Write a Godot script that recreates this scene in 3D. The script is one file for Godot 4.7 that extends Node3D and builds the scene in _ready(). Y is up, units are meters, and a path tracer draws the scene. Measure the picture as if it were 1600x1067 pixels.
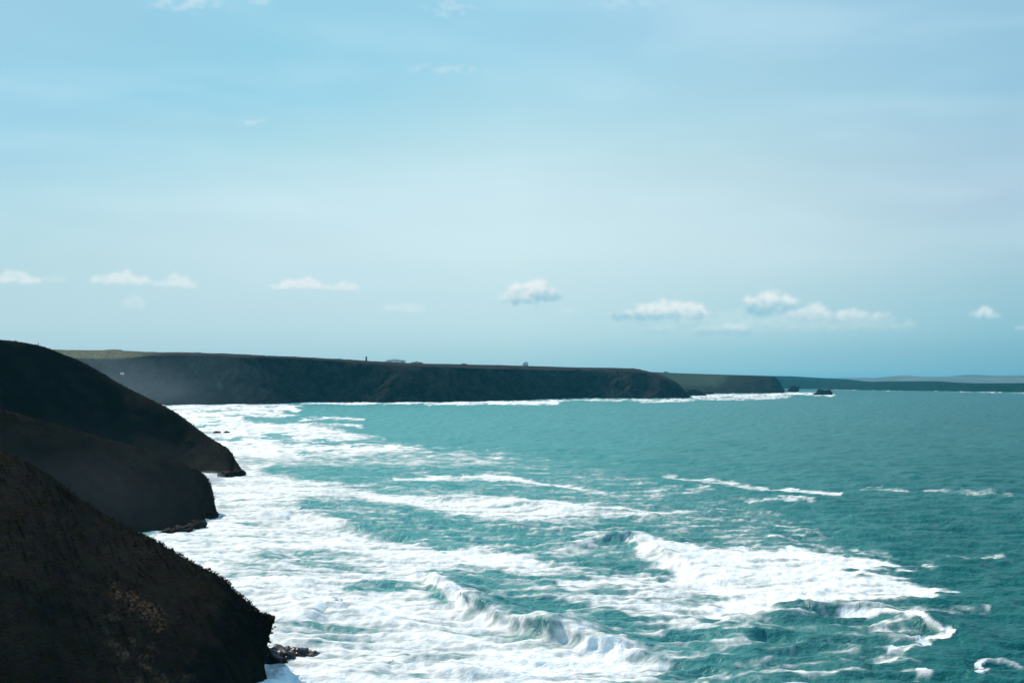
extends Node3D
# A rough turquoise sea under dark coastal headlands, seen from a cliff top.
# Points are surveyed from the photograph: spot() gives the world point seen at a pixel at a given distance, afloat() the point of the sea seen there.

const EYE := 40.0          # metres above the sea
const LENS := 2222.0       # focal length in pixels of a 1600 x 1067 picture
const TILT := 0.02857      # the camera looks up a little
var sx := Vector3.RIGHT
var sy: Vector3
var sz: Vector3
var taken := {}

# ------------------------------------------------------------------ helpers
func spot(px: float, py: float, d: float) -> Vector3:
	var r := sx * ((px - 800.0) / LENS) - sy * ((py - 533.5) / LENS) - sz
	return Vector3(0, EYE, 0) + r * (d / -r.z)

func afloat(px: float, py: float) -> Vector3:
	var r := sx * ((px - 800.0) / LENS) - sy * ((py - 533.5) / LENS) - sz
	return Vector3(0, EYE, 0) + r * (EYE / maxf(-r.y, 0.0005))

func numbered(called: String) -> String:
	if not taken.has(called):
		taken[called] = 0
		return called
	taken[called] += 1
	return "%s_%03d" % [called, taken[called]]

func tag(o: Node3D, label: String, category: String, kind := "", group := "") -> void:
	o.set_meta("label", label)
	o.set_meta("category", category)
	if kind != "":
		o.set_meta("kind", kind)
	if group != "":
		o.set_meta("group", group)

func put(called: String, mesh: Mesh, mat: Material, parent: Node3D = null) -> MeshInstance3D:
	var o := MeshInstance3D.new()
	o.mesh = mesh
	o.material_override = mat
	if parent == null:
		o.name = numbered(called)
		add_child(o, true)
	else:
		o.name = called
		parent.add_child(o, true)
	return o

func thing(called: String, at: Vector3) -> Node3D:
	var o := Node3D.new()
	o.name = numbered(called)
	o.position = at
	add_child(o, true)
	return o

func noise(s: int, octaves := 3, freq := 1.0) -> FastNoiseLite:
	var n := FastNoiseLite.new()
	n.seed = s
	n.noise_type = FastNoiseLite.TYPE_SIMPLEX_SMOOTH
	n.frequency = freq
	n.fractal_type = FastNoiseLite.FRACTAL_FBM if octaves > 1 else FastNoiseLite.FRACTAL_NONE
	n.fractal_octaves = octaves
	n.fractal_gain = 0.55
	return n

func hash01(a: float) -> float:
	return fposmod(sin(a * 12.9898) * 43758.5453, 1.0)

func noise_texture(s: int, freq: float, octaves: int, strength: float) -> NoiseTexture2D:
	var t := NoiseTexture2D.new()
	t.width = 512
	t.height = 512
	t.seamless = true
	t.as_normal_map = true
	t.bump_strength = strength
	t.noise = noise(s, octaves, freq)
	return t

func cat(a: Vector3, b: Vector3, c: Vector3, e: Vector3, t: float) -> Vector3:
	return b + 0.5 * t * (c - a + t * (2.0 * a - 5.0 * b + 4.0 * c - e + t * (3.0 * (b - c) + e - a)))

func line_at(l: PackedVector3Array, u: float) -> Vector3:
	var n := l.size() - 1
	var i := clampi(int(u * n), 0, n - 1)
	return cat(l[maxi(i - 1, 0)], l[i], l[i + 1], l[mini(i + 2, n)], u * n - i)

func grid_mesh(p: PackedVector3Array, c: PackedColorArray, nu: int, nv: int, keep := PackedByteArray(), uvs := PackedVector2Array()) -> ArrayMesh:
	# vertices run along u first; normals from neighbours
	var nrm := PackedVector3Array()
	nrm.resize(p.size())
	for j in nv:
		var ja := maxi(j - 1, 0) * nu
		var jb := mini(j + 1, nv - 1) * nu
		for i in nu:
			var ia := maxi(i - 1, 0)
			var ib := mini(i + 1, nu - 1)
			nrm[j * nu + i] = (p[j * nu + ib] - p[j * nu + ia]).cross(p[jb + i] - p[ja + i]).normalized()
	var idx := PackedInt32Array()
	var masked := keep.size() > 0
	for j in nv - 1:
		for i in nu - 1:
			var a := j * nu + i
			var b := a + nu
			if masked and keep[a] + keep[a + 1] + keep[b] + keep[b + 1] == 0:
				continue
			idx.append_array(PackedInt32Array([a, b, a + 1, a + 1, b, b + 1]))
	if nrm[(nv / 2) * nu + nu / 2].y < 0.0:
		for k in nrm.size():
			nrm[k] = -nrm[k]
	else:
		pass
	# front faces run clockwise: turn the winding where it disagrees with the normal
	var t0 := p[idx[0]]
	var best := 0
	var mid := (idx.size() / 6) * 3
	t0 = p[idx[mid]]
	var face := (p[idx[mid + 2]] - t0).cross(p[idx[mid + 1]] - t0)
	if face.dot(nrm[idx[mid]]) < 0.0:
		for k in range(0, idx.size(), 3):
			best = idx[k + 1]
			idx[k + 1] = idx[k + 2]
			idx[k + 2] = best
	var arr := []
	arr.resize(Mesh.ARRAY_MAX)
	arr[Mesh.ARRAY_VERTEX] = p
	arr[Mesh.ARRAY_NORMAL] = nrm
	arr[Mesh.ARRAY_COLOR] = c
	if uvs.size():
		arr[Mesh.ARRAY_TEX_UV] = uvs
	arr[Mesh.ARRAY_INDEX] = idx
	var m := ArrayMesh.new()
	m.add_surface_from_arrays(Mesh.PRIMITIVE_TRIANGLES, arr)
	return m

# ------------------------------------------------------------------ the sky
var sky_rows := [
	# degrees above the horizon, then five bearings from left to right across the view (sRGB)
	[0.0, [166, 207, 216], [164, 207, 216], [160, 206, 216], [142, 196, 210], [120, 178, 198]],
	[1.1, [175, 212, 222], [175, 213, 223], [172, 213, 222], [150, 201, 215], [128, 183, 202]],
	[2.05, [184, 217, 226], [187, 220, 229], [189, 223, 231], [173, 214, 223], [145, 196, 211]],
	[5.2, [187, 222, 231], [200, 228, 237], [206, 233, 240], [197, 225, 234], [172, 207, 221]],
	[7.2, [180, 220, 233], [197, 229, 239], [206, 233, 242], [193, 223, 233], [174, 205, 224]],
	[9.2, [165, 214, 234], [178, 222, 234], [193, 228, 238], [183, 218, 230], [167, 204, 224]],
	[11.25, [158, 211, 233], [153, 211, 233], [174, 220, 236], [170, 213, 231], [152, 199, 223]],
	[13.5, [158, 208, 231], [151, 209, 232], [160, 212, 234], [166, 209, 231], [152, 199, 223]],
	[17.0, [156, 204, 230], [150, 206, 231], [153, 207, 232], [162, 206, 231], [156, 200, 226]],
	[28.0, [138, 194, 226], [142, 198, 228], [148, 202, 230], [142, 198, 228], [138, 192, 224]],
	[50.0, [114, 174, 216], [118, 178, 218], [124, 184, 220], [118, 178, 218], [112, 172, 214]],
	[90.0, [92, 152, 204], [92, 152, 204], [92, 152, 204], [92, 152, 204], [92, 152, 204]],
]

func lin3(a: Array) -> Vector3:
	var c := Color(a[0] / 255.0, a[1] / 255.0, a[2] / 255.0).srgb_to_linear()
	return Vector3(c.r, c.g, c.b)

func air(az: float, el: float) -> Vector3:
	var e := clampf(el, 0.0, 90.0)
	var k := 0
	while k < sky_rows.size() - 2 and e > sky_rows[k + 1][0]:
		k += 1
	var f: float = clampf((e - sky_rows[k][0]) / (sky_rows[k + 1][0] - sky_rows[k][0]), 0, 1)
	var a := clampf(az / 9.7 + 2.0, 0.0, 4.0)
	var i := mini(int(a), 3)
	a -= i
	var low := lin3(sky_rows[k][i + 1]).lerp(lin3(sky_rows[k][i + 2]), a)
	var high := lin3(sky_rows[k + 1][i + 1]).lerp(lin3(sky_rows[k + 1][i + 2]), a)
	return low.lerp(high, f)

var sky_w := 4096
var sky_img: Image

func cloud_at(az0: float, el0: float, w: float, h: float, strong: float, flat: float, s: int) -> void:
	# one cloud into the computed sky; az0, el0 in degrees at the middle of its base, w and h in degrees
	var big := noise(s, 4, 1.0)
	var k := sky_w / 360.0
	var puffs := []
	var n := int(clampf(w / h * 2.0, 3, 11))
	for i in n:
		var f := (i + 0.5) / n
		var top := (0.7 + 0.4 * hash01(s + i * 3.7)) * pow(sin(PI * clampf(f * 0.86 + 0.07, 0, 1)), 0.6)
		puffs.append([(f - 0.5) * w, top * h * 0.5, w / n * 1.1, top * h * 0.60])
	for y in range(int((el0 - h * 0.5) * k) - 1, int((el0 + h * 1.5) * k) + 2):
		for x in range(int((az0 - w * 0.8) * k) - 1, int((az0 + w * 0.8) * k) + 2):
			var dx := x / k - az0
			var dy := y / k - el0
			var wx := dx + big.get_noise_2d(x * 0.11, y * 0.16) * h * 0.34
			var wy := dy + big.get_noise_2d(x * 0.11 + 90, y * 0.16) * h * 0.30
			var dens := 0.0
			for q in puffs:
				var r: float = Vector2((wx - q[0]) / q[2], (wy - q[1]) / q[3]).length()
				dens = maxf(dens, 1.0 - r)
			dens = smoothstep(0.0, 0.42, dens)
			dens *= smoothstep(-0.28 * h, 0.16 * h, wy)
			dens *= clampf(0.85 + 0.7 * big.get_noise_2d(x * 0.24 + 31, y * 0.3), 0.35, 1.0)
			if dens <= 0.004:
				continue
			var up := clampf(dy / h + 0.25 * big.get_noise_2d(x * 0.21, y * 0.25 + 50), 0.0, 1.0)
			var shade := smoothstep(0.2, 0.72, up + flat)
			var c := lin3([152, 199, 216]).lerp(lin3([236, 244, 245]), shade)
			var ix := posmod(x, sky_w)
			var iy := sky_w / 4 - 1 - y
			var old := sky_img.get_pixel(ix, iy)
			var o := Vector3(old.r, old.g, old.b).lerp(c, dens * strong)
			sky_img.set_pixel(ix, iy, Color(o.x, o.y, o.z))

func wisp_at(az0: float, el0: float, w: float, h: float, strong: float, s: int) -> void:
	var n := noise(s, 4, 1.0)
	var k := sky_w / 360.0
	for y in range(int((el0 - h) * k), int((el0 + h) * k) + 1):
		for x in range(int((az0 - w) * k), int((az0 + w) * k) + 1):
			var dx := (x / k - az0) / w
			var dy := (y / k - el0) / h
			var fall := clampf(1.0 - dx * dx - dy * dy, 0, 1)
			var v := n.get_noise_2d(x * 0.13 + y * 0.05, y * 0.36 - x * 0.02)
			var a := smoothstep(0.0, 0.45, v * 1.5 + fall * 0.5 - 0.28) * fall * strong
			if a < 0.003:
				continue
			var ix := posmod(x, sky_w)
			var iy := sky_w / 4 - 1 - y
			var old := sky_img.get_pixel(ix, iy)
			var o := Vector3(old.r, old.g, old.b).lerp(lin3([228, 240, 244]), a)
			sky_img.set_pixel(ix, iy, Color(o.x, o.y, o.z))

func px_az(px: float) -> float:
	return rad_to_deg(atan((px - 800.0) / LENS))

func px_el(px: float, py: float) -> float:
	var r := spot(px, py, 1000.0) - Vector3(0, EYE, 0)
	return rad_to_deg(atan2(r.y, Vector2(r.x, r.z).length()))

func cloud_px(x0: float, x1: float, top: float, base: float, strong: float, flat: float, s: int) -> void:
	var cx := (x0 + x1) / 2
	cloud_at(px_az(cx), px_el(cx, base), px_az(x1) - px_az(x0), px_el(cx, top) - px_el(cx, base), strong, flat, s)

func wisp_px(x0: float, x1: float, y0: float, y1: float, strong: float, s: int) -> void:
	var cx := (x0 + x1) / 2
	var cy := (y0 + y1) / 2
	wisp_at(px_az(cx), px_el(cx, cy), (px_az(x1) - px_az(x0)) / 2, (px_el(cx, y0) - px_el(cx, y1)) / 2, strong, s)

func make_sky() -> Texture2D:
	var streak := noise(5, 4, 1.0)
	var h0 := 512
	var w0 := 1024
	var small := Image.create(w0, h0, false, Image.FORMAT_RGBF)
	for y in h0:
		var el := 90.0 - (y + 0.5) / h0 * 180.0
		for x in w0:
			if el < -1.0:
				small.set_pixel(x, y, Color(0.16, 0.3, 0.33))
				continue
			var az := fposmod((x + 0.5) / w0 * 360.0 + 180.0, 360.0) - 180.0
			var c := air(az, el)
			# thin high cloud in long level streaks, all round
			var v := streak.get_noise_3d(sin(deg_to_rad(az)) * 4.0, el * 0.42 + az * 0.012, cos(deg_to_rad(az)) * 4.0)
			var high := smoothstep(2.0, 7.0, el) * (1.0 - smoothstep(30.0, 70.0, el))
			c = c * (1.0 + 0.05 * v * high)
			c = c.lerp(lin3([206, 231, 240]), clampf(v * 0.4, 0.0, 0.2) * high)
			small.set_pixel(x, y, Color(c.x, c.y, c.z))
	small.resize(sky_w, sky_w / 2, Image.INTERPOLATE_BILINEAR)
	sky_img = small
	# the small cumulus low over the land and the sea
	cloud_px(798, 868, 434, 477, 1.0, 0.02, 11)
	cloud_px(778, 830, 454, 474, 0.5, 0.3, 51)
	cloud_px(956, 1118, 470, 503, 0.9, 0.1, 12)
	cloud_px(1172, 1242, 455, 495, 0.9, 0.0, 13)
	cloud_px(1230, 1305, 474, 508, 0.75, 0.05, 14)
	cloud_px(1295, 1400, 482, 510, 0.62, 0.02, 15)
	cloud_px(1085, 1170, 504, 526, 0.5, 0.0, 16)
	cloud_px(1008, 1060, 507, 524, 0.3, 0.0, 17)
	cloud_px(1120, 1420, 488, 522, 0.22, 0.3, 52)
	cloud_px(1040, 1200, 484, 512, 0.18, 0.3, 53)
	cloud_px(1517, 1556, 481, 502, 0.72, 0.1, 18)
	cloud_px(1590, 1650, 506, 517, 0.5, 0.1, 19)
	cloud_px(-30, 58, 424, 444, 0.7, 0.5, 20)
	cloud_px(64, 96, 430, 442, 0.25, 0.5, 21)
	cloud_px(142, 230, 423, 448, 0.7, 0.4, 22)
	cloud_px(240, 300, 431, 452, 0.6, 0.4, 23)
	cloud_px(424, 506, 434, 455, 0.75, 0.4, 24)
	cloud_px(512, 555, 441, 456, 0.6, 0.4, 25)
	cloud_px(188, 224, 462, 486, 0.25, 0.4, 26)
	cloud_px(590, 660, 473, 491, 0.3, 0.4, 27)
	cloud_px(874, 892, 484, 491, 0.3, 0.4, 28)
	# wisps higher up
	wisp_px(190, 380, -22, 28, 0.4, 31)
	wisp_px(370, 440, -4, 14, 0.35, 32)
	wisp_px(650, 750, -4, 34, 0.35, 33)
	wisp_px(352, 424, 184, 200, 0.5, 34)
	wisp_px(610, 790, 98, 120, 0.3, 35)
	wisp_px(880, 1080, -10, 20, 0.2, 36)
	# the same band of small cumulus goes on all round
	for i in 46:
		var az := 24.0 + 312.0 * (i + 0.8 * hash01(i * 5.1)) / 46.0
		var w := 1.2 + 3.0 * hash01(i * 2.3)
		cloud_at(az, 2.2 + 2.6 * hash01(i * 9.7), w, w * (0.25 + 0.2 * hash01(i * 4.4)), 0.8, 0.15, 100 + i)
	return ImageTexture.create_from_image(sky_img)

# ------------------------------------------------------------------ the sea
# Foam is charted by bearing (x / distance) and closeness (EYE / distance), both in steps of 1 / LENS.
const CW := 960
const CH := 560
const C0 := Vector2(-960.0, 0.0)    # chart origin
const CS := Vector2(2.0, 1.0)       # chart step
var chart := PackedFloat32Array()

func chart_of(px: float, py: float) -> Vector2:
	var s := afloat(px, py)
	return Vector2(s.x / -s.z * LENS, EYE / -s.z * LENS)

func charted(pts: Array) -> PackedVector2Array:
	var out := PackedVector2Array()
	for i in range(0, pts.size(), 2):
		out.append(chart_of(pts[i], pts[i + 1]))
	return out

func seg_dist(p: Vector2, a: Vector2, b: Vector2) -> float:
	var ab := b - a
	var t := clampf((p - a).dot(ab) / maxf(ab.length_squared(), 1e-6), 0, 1)
	return p.distance_to(a + ab * t)

func paint(pts: Array, value: float, soft: float, width := 0.0) -> void:
	# a patch of foam (or of clear water), or a line of it when a width is given
	var q := charted(pts)
	var lo := q[0]
	var hi := q[0]
	for v in q:
		lo = lo.min(v)
		hi = hi.max(v)
	lo -= Vector2(soft + width, soft + width)
	hi += Vector2(soft + width, soft + width)
	var x0 := clampi(int((lo.x - C0.x) / CS.x), 0, CW - 1)
	var x1 := clampi(int((hi.x - C0.x) / CS.x) + 1, 0, CW - 1)
	var y0 := clampi(int((lo.y - C0.y) / CS.y), 0, CH - 1)
	var y1 := clampi(int((hi.y - C0.y) / CS.y) + 1, 0, CH - 1)
	var n := q.size()
	# distances count lines across the view three times as much as along it, so that edges feather along the streaks
	var squash := Vector2(0.4, 1.0)
	var qs := PackedVector2Array()
	for v in q:
		qs.append(v * squash)
	for y in range(y0, y1 + 1):
		for x in range(x0, x1 + 1):
			var p := (C0 + Vector2(x, y) * CS) * squash
			var dd := 1e9
			for i in (n - 1 if width > 0.0 else n):
				dd = minf(dd, seg_dist(p, qs[i], qs[(i + 1) % n]))
			var m := 0.0
			if width > 0.0:
				m = 1.0 - smoothstep(width * 0.5, width * 0.5 + soft, dd)
			else:
				if not Geometry2D.is_point_in_polygon(p, qs):
					dd = -dd
				m = smoothstep(-soft, soft, dd)
			if m > 0.0:
				var k := y * CW + x
				chart[k] = lerpf(chart[k], value, m)

func foam_at(t: float, v: float) -> float:
	var fx := clampf((t * LENS - C0.x) / CS.x, 0.0, CW - 1.01)
	var fy := clampf((v * LENS - C0.y) / CS.y, 0.0, CH - 1.01)
	var ix := int(fx)
	var iy := int(fy)
	fx -= ix
	fy -= iy
	var k := iy * CW + ix
	return lerpf(lerpf(chart[k], chart[k + 1], fx), lerpf(chart[k + CW], chart[k + CW + 1], fx), fy)

func chart_foam() -> void:
	chart.resize(CW * CH)
	# --- flecks in the troubled water off the surf
	paint([420, 706, 780, 700, 1000, 745, 1200, 790, 1330, 860, 1460, 960, 1420, 1080, 900, 1090, 500, 800], 0.24, 14)
	# --- white water of the bay, far to near
	paint([200, 633, 300, 631, 432, 628, 470, 634, 420, 642, 470, 650, 410, 656, 430, 664, 480, 662, 560, 676, 600, 685, 520, 692, 440, 692, 560, 694, 694, 699, 620, 706, 560, 712, 470, 720, 420, 730, 400, 745, 250, 745], 0.86, 3)
	paint([430, 715, 520, 707, 640, 705, 780, 712, 800, 722, 700, 730, 560, 727, 440, 736], 0.5, 5)
	paint([300, 640, 430, 641, 300, 643], 0.55, 1)
	paint([380, 650, 470, 655, 480, 660, 410, 661, 380, 656], 0.15, 2)
	paint([440, 691, 520, 693, 600, 691, 640, 694], 0.2, 1.5, 2)
	paint([370, 712, 450, 715, 480, 723, 400, 728, 360, 724], 0.62, 4)
	paint([405, 732, 470, 727, 560, 733, 640, 742, 560, 752, 480, 744], 0.1, 4)
	paint([434, 642, 448, 636, 462, 641], 0.95, 2, 4)
	paint([470, 656, 510, 653, 565, 655], 0.85, 1.5, 2)
	paint([500, 663, 530, 666, 562, 667], 0.8, 1.5, 2)
	# along the foot of the long cliff
	paint([430, 629, 560, 630.5, 672, 629], 0.95, 1.2, 2.2)
	paint([668, 630, 720, 629.5, 790, 629, 868, 629.5], 0.9, 2, 4)
	paint([780, 625.5, 830, 625.5, 905, 625], 0.55, 1.5, 2)
	paint([900, 624.5, 1000, 625, 1080, 623.5], 0.7, 1.5, 1.6)
	paint([1005, 627, 1060, 625.5, 1100, 622, 1180, 622, 1230, 619], 0.68, 2, 3.5)
	paint([1085, 619, 1130, 617.5, 1200, 617, 1240, 614.5, 1300, 617], 0.82, 1.6, 2.6)
	paint([1300, 608, 1345, 608.6, 1400, 609.6, 1470, 611, 1600, 613.5, 1800, 617], 0.5, 0.8, 0.8)
	# lines of breakers across the middle
	paint([620, 750, 690, 746, 740, 744, 800, 748, 850, 754, 900, 760, 935, 766], 0.82, 2.5, 3)
	paint([735, 756, 800, 757, 860, 762], 0.3, 4, 4)
	paint([1040, 744, 1075, 749, 1120, 755, 1170, 763, 1230, 770, 1310, 773], 0.72, 2.5, 2.5)
	paint([1010, 770, 1060, 768, 1110, 763], 0.45, 2.5, 2)
	paint([1175, 783, 1215, 780, 1270, 782], 0.6, 2, 2)
	paint([1350, 761, 1372, 761, 1422, 765.5], 0.75, 1.5, 1.6)
	paint([1450, 767, 1500, 768, 1580, 773], 0.42, 2, 1.6)
	paint([860, 765, 920, 770, 985, 774], 0.55, 2, 2)
	# the long white tongue below the second headland
	paint([318, 741, 400, 738, 440, 742, 500, 752, 570, 757, 640, 766, 720, 772, 840, 785, 960, 792, 1098, 802, 1000, 809, 860, 813, 800, 818, 700, 812, 640, 800, 560, 790, 470, 790, 430, 800, 300, 830, 240, 845, 250, 760], 0.80, 6)
	paint([540, 752, 640, 763, 700, 770, 700, 778, 600, 772, 540, 764], 0.4, 4)
	paint([470, 778, 560, 776, 640, 790, 720, 806, 880, 818, 960, 830, 900, 842, 720, 842, 620, 838, 540, 826, 480, 802], 0.2, 6)
	paint([480, 795, 560, 790, 640, 800, 560, 806, 520, 812], 0.42, 5)
	paint([560, 813, 640, 821, 760, 832, 860, 836, 640, 830], 0.32, 5)
	# the white water between the near headland and the breaker
	paint([220, 838, 330, 806, 420, 800, 470, 800, 520, 816, 580, 834, 660, 846, 760, 856, 850, 872, 970, 884, 880, 893, 800, 898, 720, 888, 672, 884, 655, 905, 690, 940, 770, 955, 850, 975, 960, 1000, 1020, 1010, 1130, 1004, 1150, 1012, 1050, 1032, 1010, 1050, 1090, 1062, 1080, 1090, 300, 1090, 300, 900], 0.85, 7)
	paint([400, 858, 470, 852, 560, 868, 590, 884, 520, 900, 440, 895, 380, 878], 0.56, 8)
	paint([560, 905, 620, 898, 660, 902, 664, 916, 620, 924, 540, 916], 0.25, 6)
	paint([480, 950, 540, 950, 600, 985, 560, 1003, 490, 1000, 460, 985], 0.6, 8)
	paint([640, 1020, 720, 1018, 800, 1030, 720, 1038], 0.35, 6)
	paint([697, 893, 760, 884, 880, 897, 900, 925, 950, 965, 985, 990, 930, 985, 880, 976, 830, 962, 780, 944, 735, 922], 0.24, 5)
	paint([676, 898, 690, 912, 720, 934, 756, 950], 1.0, 4, 7)
	paint([760, 950, 800, 966, 845, 978], 0.5, 4, 6)
	paint([800, 968, 850, 980, 920, 1000, 1000, 1016], 0.7, 4, 4)
	paint([740, 985, 860, 988, 960, 1004, 820, 1008], 0.66, 6)
	paint([850, 862, 900, 852, 960, 846, 990, 842, 940, 858, 880, 872], 0.55, 5)
	paint([855, 848, 900, 842, 965, 836], 0.5, 3, 3)
	# streaks on the back of the breaker
	paint([690, 890, 760, 898, 840, 915, 900, 925], 0.32, 5, 4)
	paint([740, 930, 800, 940, 880, 955], 0.2, 5, 3)
	# the near white tongue on the right
	paint([980, 850, 1003, 845, 1040, 853, 1100, 860, 1190, 857, 1300, 865, 1400, 880, 1465, 888, 1385, 893, 1335, 899, 1400, 905, 1425, 917, 1495, 932, 1400, 941, 1280, 939, 1230, 951, 1170, 963, 1050, 966, 960, 948, 905, 926, 880, 912, 930, 900, 1010, 899, 1036, 904, 1055, 898, 1030, 880, 990, 868], 0.97, 4)
	paint([885, 913, 935, 901, 1010, 900, 1040, 905, 1120, 920, 1130, 940, 1080, 962, 960, 946, 905, 925], 0.64, 7)
	paint([880, 925, 940, 942, 1000, 962, 1090, 976], 0.62, 4, 5)
	paint([1000, 978, 1040, 974, 1085, 980], 0.5, 3, 3)
	paint([1320, 896, 1430, 898, 1420, 902, 1330, 901], 0.25, 2)
	paint([1245, 952, 1330, 942, 1420, 950, 1440, 962, 1380, 966, 1320, 962], 0.28, 4)
	paint([1318, 964, 1390, 966, 1440, 978, 1480, 994, 1466, 1006, 1420, 1016, 1372, 1026], 0.86, 2.5, 2.5)
	paint([1480, 992, 1498, 996, 1480, 1002, 1464, 1006], 0.6, 2, 3)
	paint([1346, 1024, 1400, 1020, 1440, 1024, 1400, 1034], 0.75, 2)
	paint([1430, 956, 1480, 957, 1540, 951], 0.5, 3, 2)
	paint([1345, 866, 1395, 868], 0.6, 2, 3)
	paint([1100, 838, 1140, 842, 1180, 850, 1250, 842], 0.38, 3, 3)
	paint([1440, 876, 1500, 877, 1560, 872], 0.3, 3, 2)
	# the foreground
	paint([1020, 1022, 1060, 1016, 1130, 1014, 1148, 1006], 0.5, 5, 6)
	paint([1080, 1066, 1140, 1052, 1230, 1046, 1310, 1052], 0.6, 4, 5)
	paint([900, 1040, 1000, 1045, 1100, 1060, 1000, 1064, 860, 1062], 0.62, 6)
	paint([1370, 1062, 1410, 1056, 1450, 1050], 0.55, 3, 3)
	paint([1530, 1052, 1550, 1040, 1600, 1042], 0.4, 3, 3)
	paint([1120, 990, 1200, 995, 1300, 1000], 0.18, 6, 4)
	paint([1180, 1025, 1300, 1020], 0.2, 6, 4)

var crests := []
var push := Vector2.ZERO
var rough_edge := noise(47, 3, 0.12)

func crest(pts: Array, high: float, shore: float, sea: float) -> void:
	var q := PackedVector2Array()
	var lo := Vector2(1e9, 1e9)
	var hi := -lo
	for i in range(0, pts.size(), 2):
		var s := afloat(pts[i], pts[i + 1])
		q.append(Vector2(s.x, -s.z))
		lo = lo.min(q[-1])
		hi = hi.max(q[-1])
	var pad := Vector2.ONE * (3.0 * maxf(shore, sea))
	crests.append([q, lo - pad, hi + pad, high, shore, sea])

func crest_height(p: Vector2) -> float:
	p += Vector2(rough_edge.get_noise_2d(p.x, p.y), rough_edge.get_noise_2d(p.x + 80.0, p.y)) * 1.3
	var swell := 0.82 + 0.5 * rough_edge.get_noise_2d(p.x * 0.35 + 40.0, p.y * 0.35)
	var out := 0.0
	push = Vector2.ZERO
	for c in crests:
		var lo: Vector2 = c[1]
		var hi: Vector2 = c[2]
		if p.x < lo.x or p.y < lo.y or p.x > hi.x or p.y > hi.y:
			continue
		var q: PackedVector2Array = c[0]
		var best := 1e9
		var side := 1.0
		var along := 0.0
		var shoreward := Vector2.ZERO
		for i in q.size() - 1:
			var ab := q[i + 1] - q[i]
			var t := clampf((p - q[i]).dot(ab) / ab.length_squared(), 0, 1)
			var off := p - q[i] - ab * t
			var dd := off.length()
			if dd < best:
				best = dd
				side = signf(ab.cross(off))
				along = (i + t) / (q.size() - 1)
				shoreward = Vector2(ab.y, -ab.x) / ab.length()
		# walking along the crest away from the land's end, the shore lies on the positive side
		var w: float = c[4] if side < 0 else c[5]
		var ends := smoothstep(0.0, 0.22, along) * (1.0 - smoothstep(0.7, 1.0, along))
		var rise: float = c[3] * swell * exp(-best * best / (w * w)) * (0.15 + 0.85 * ends)
		out += rise
		push += shoreward * rise * rise / c[3] * 0.55
	return out

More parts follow.
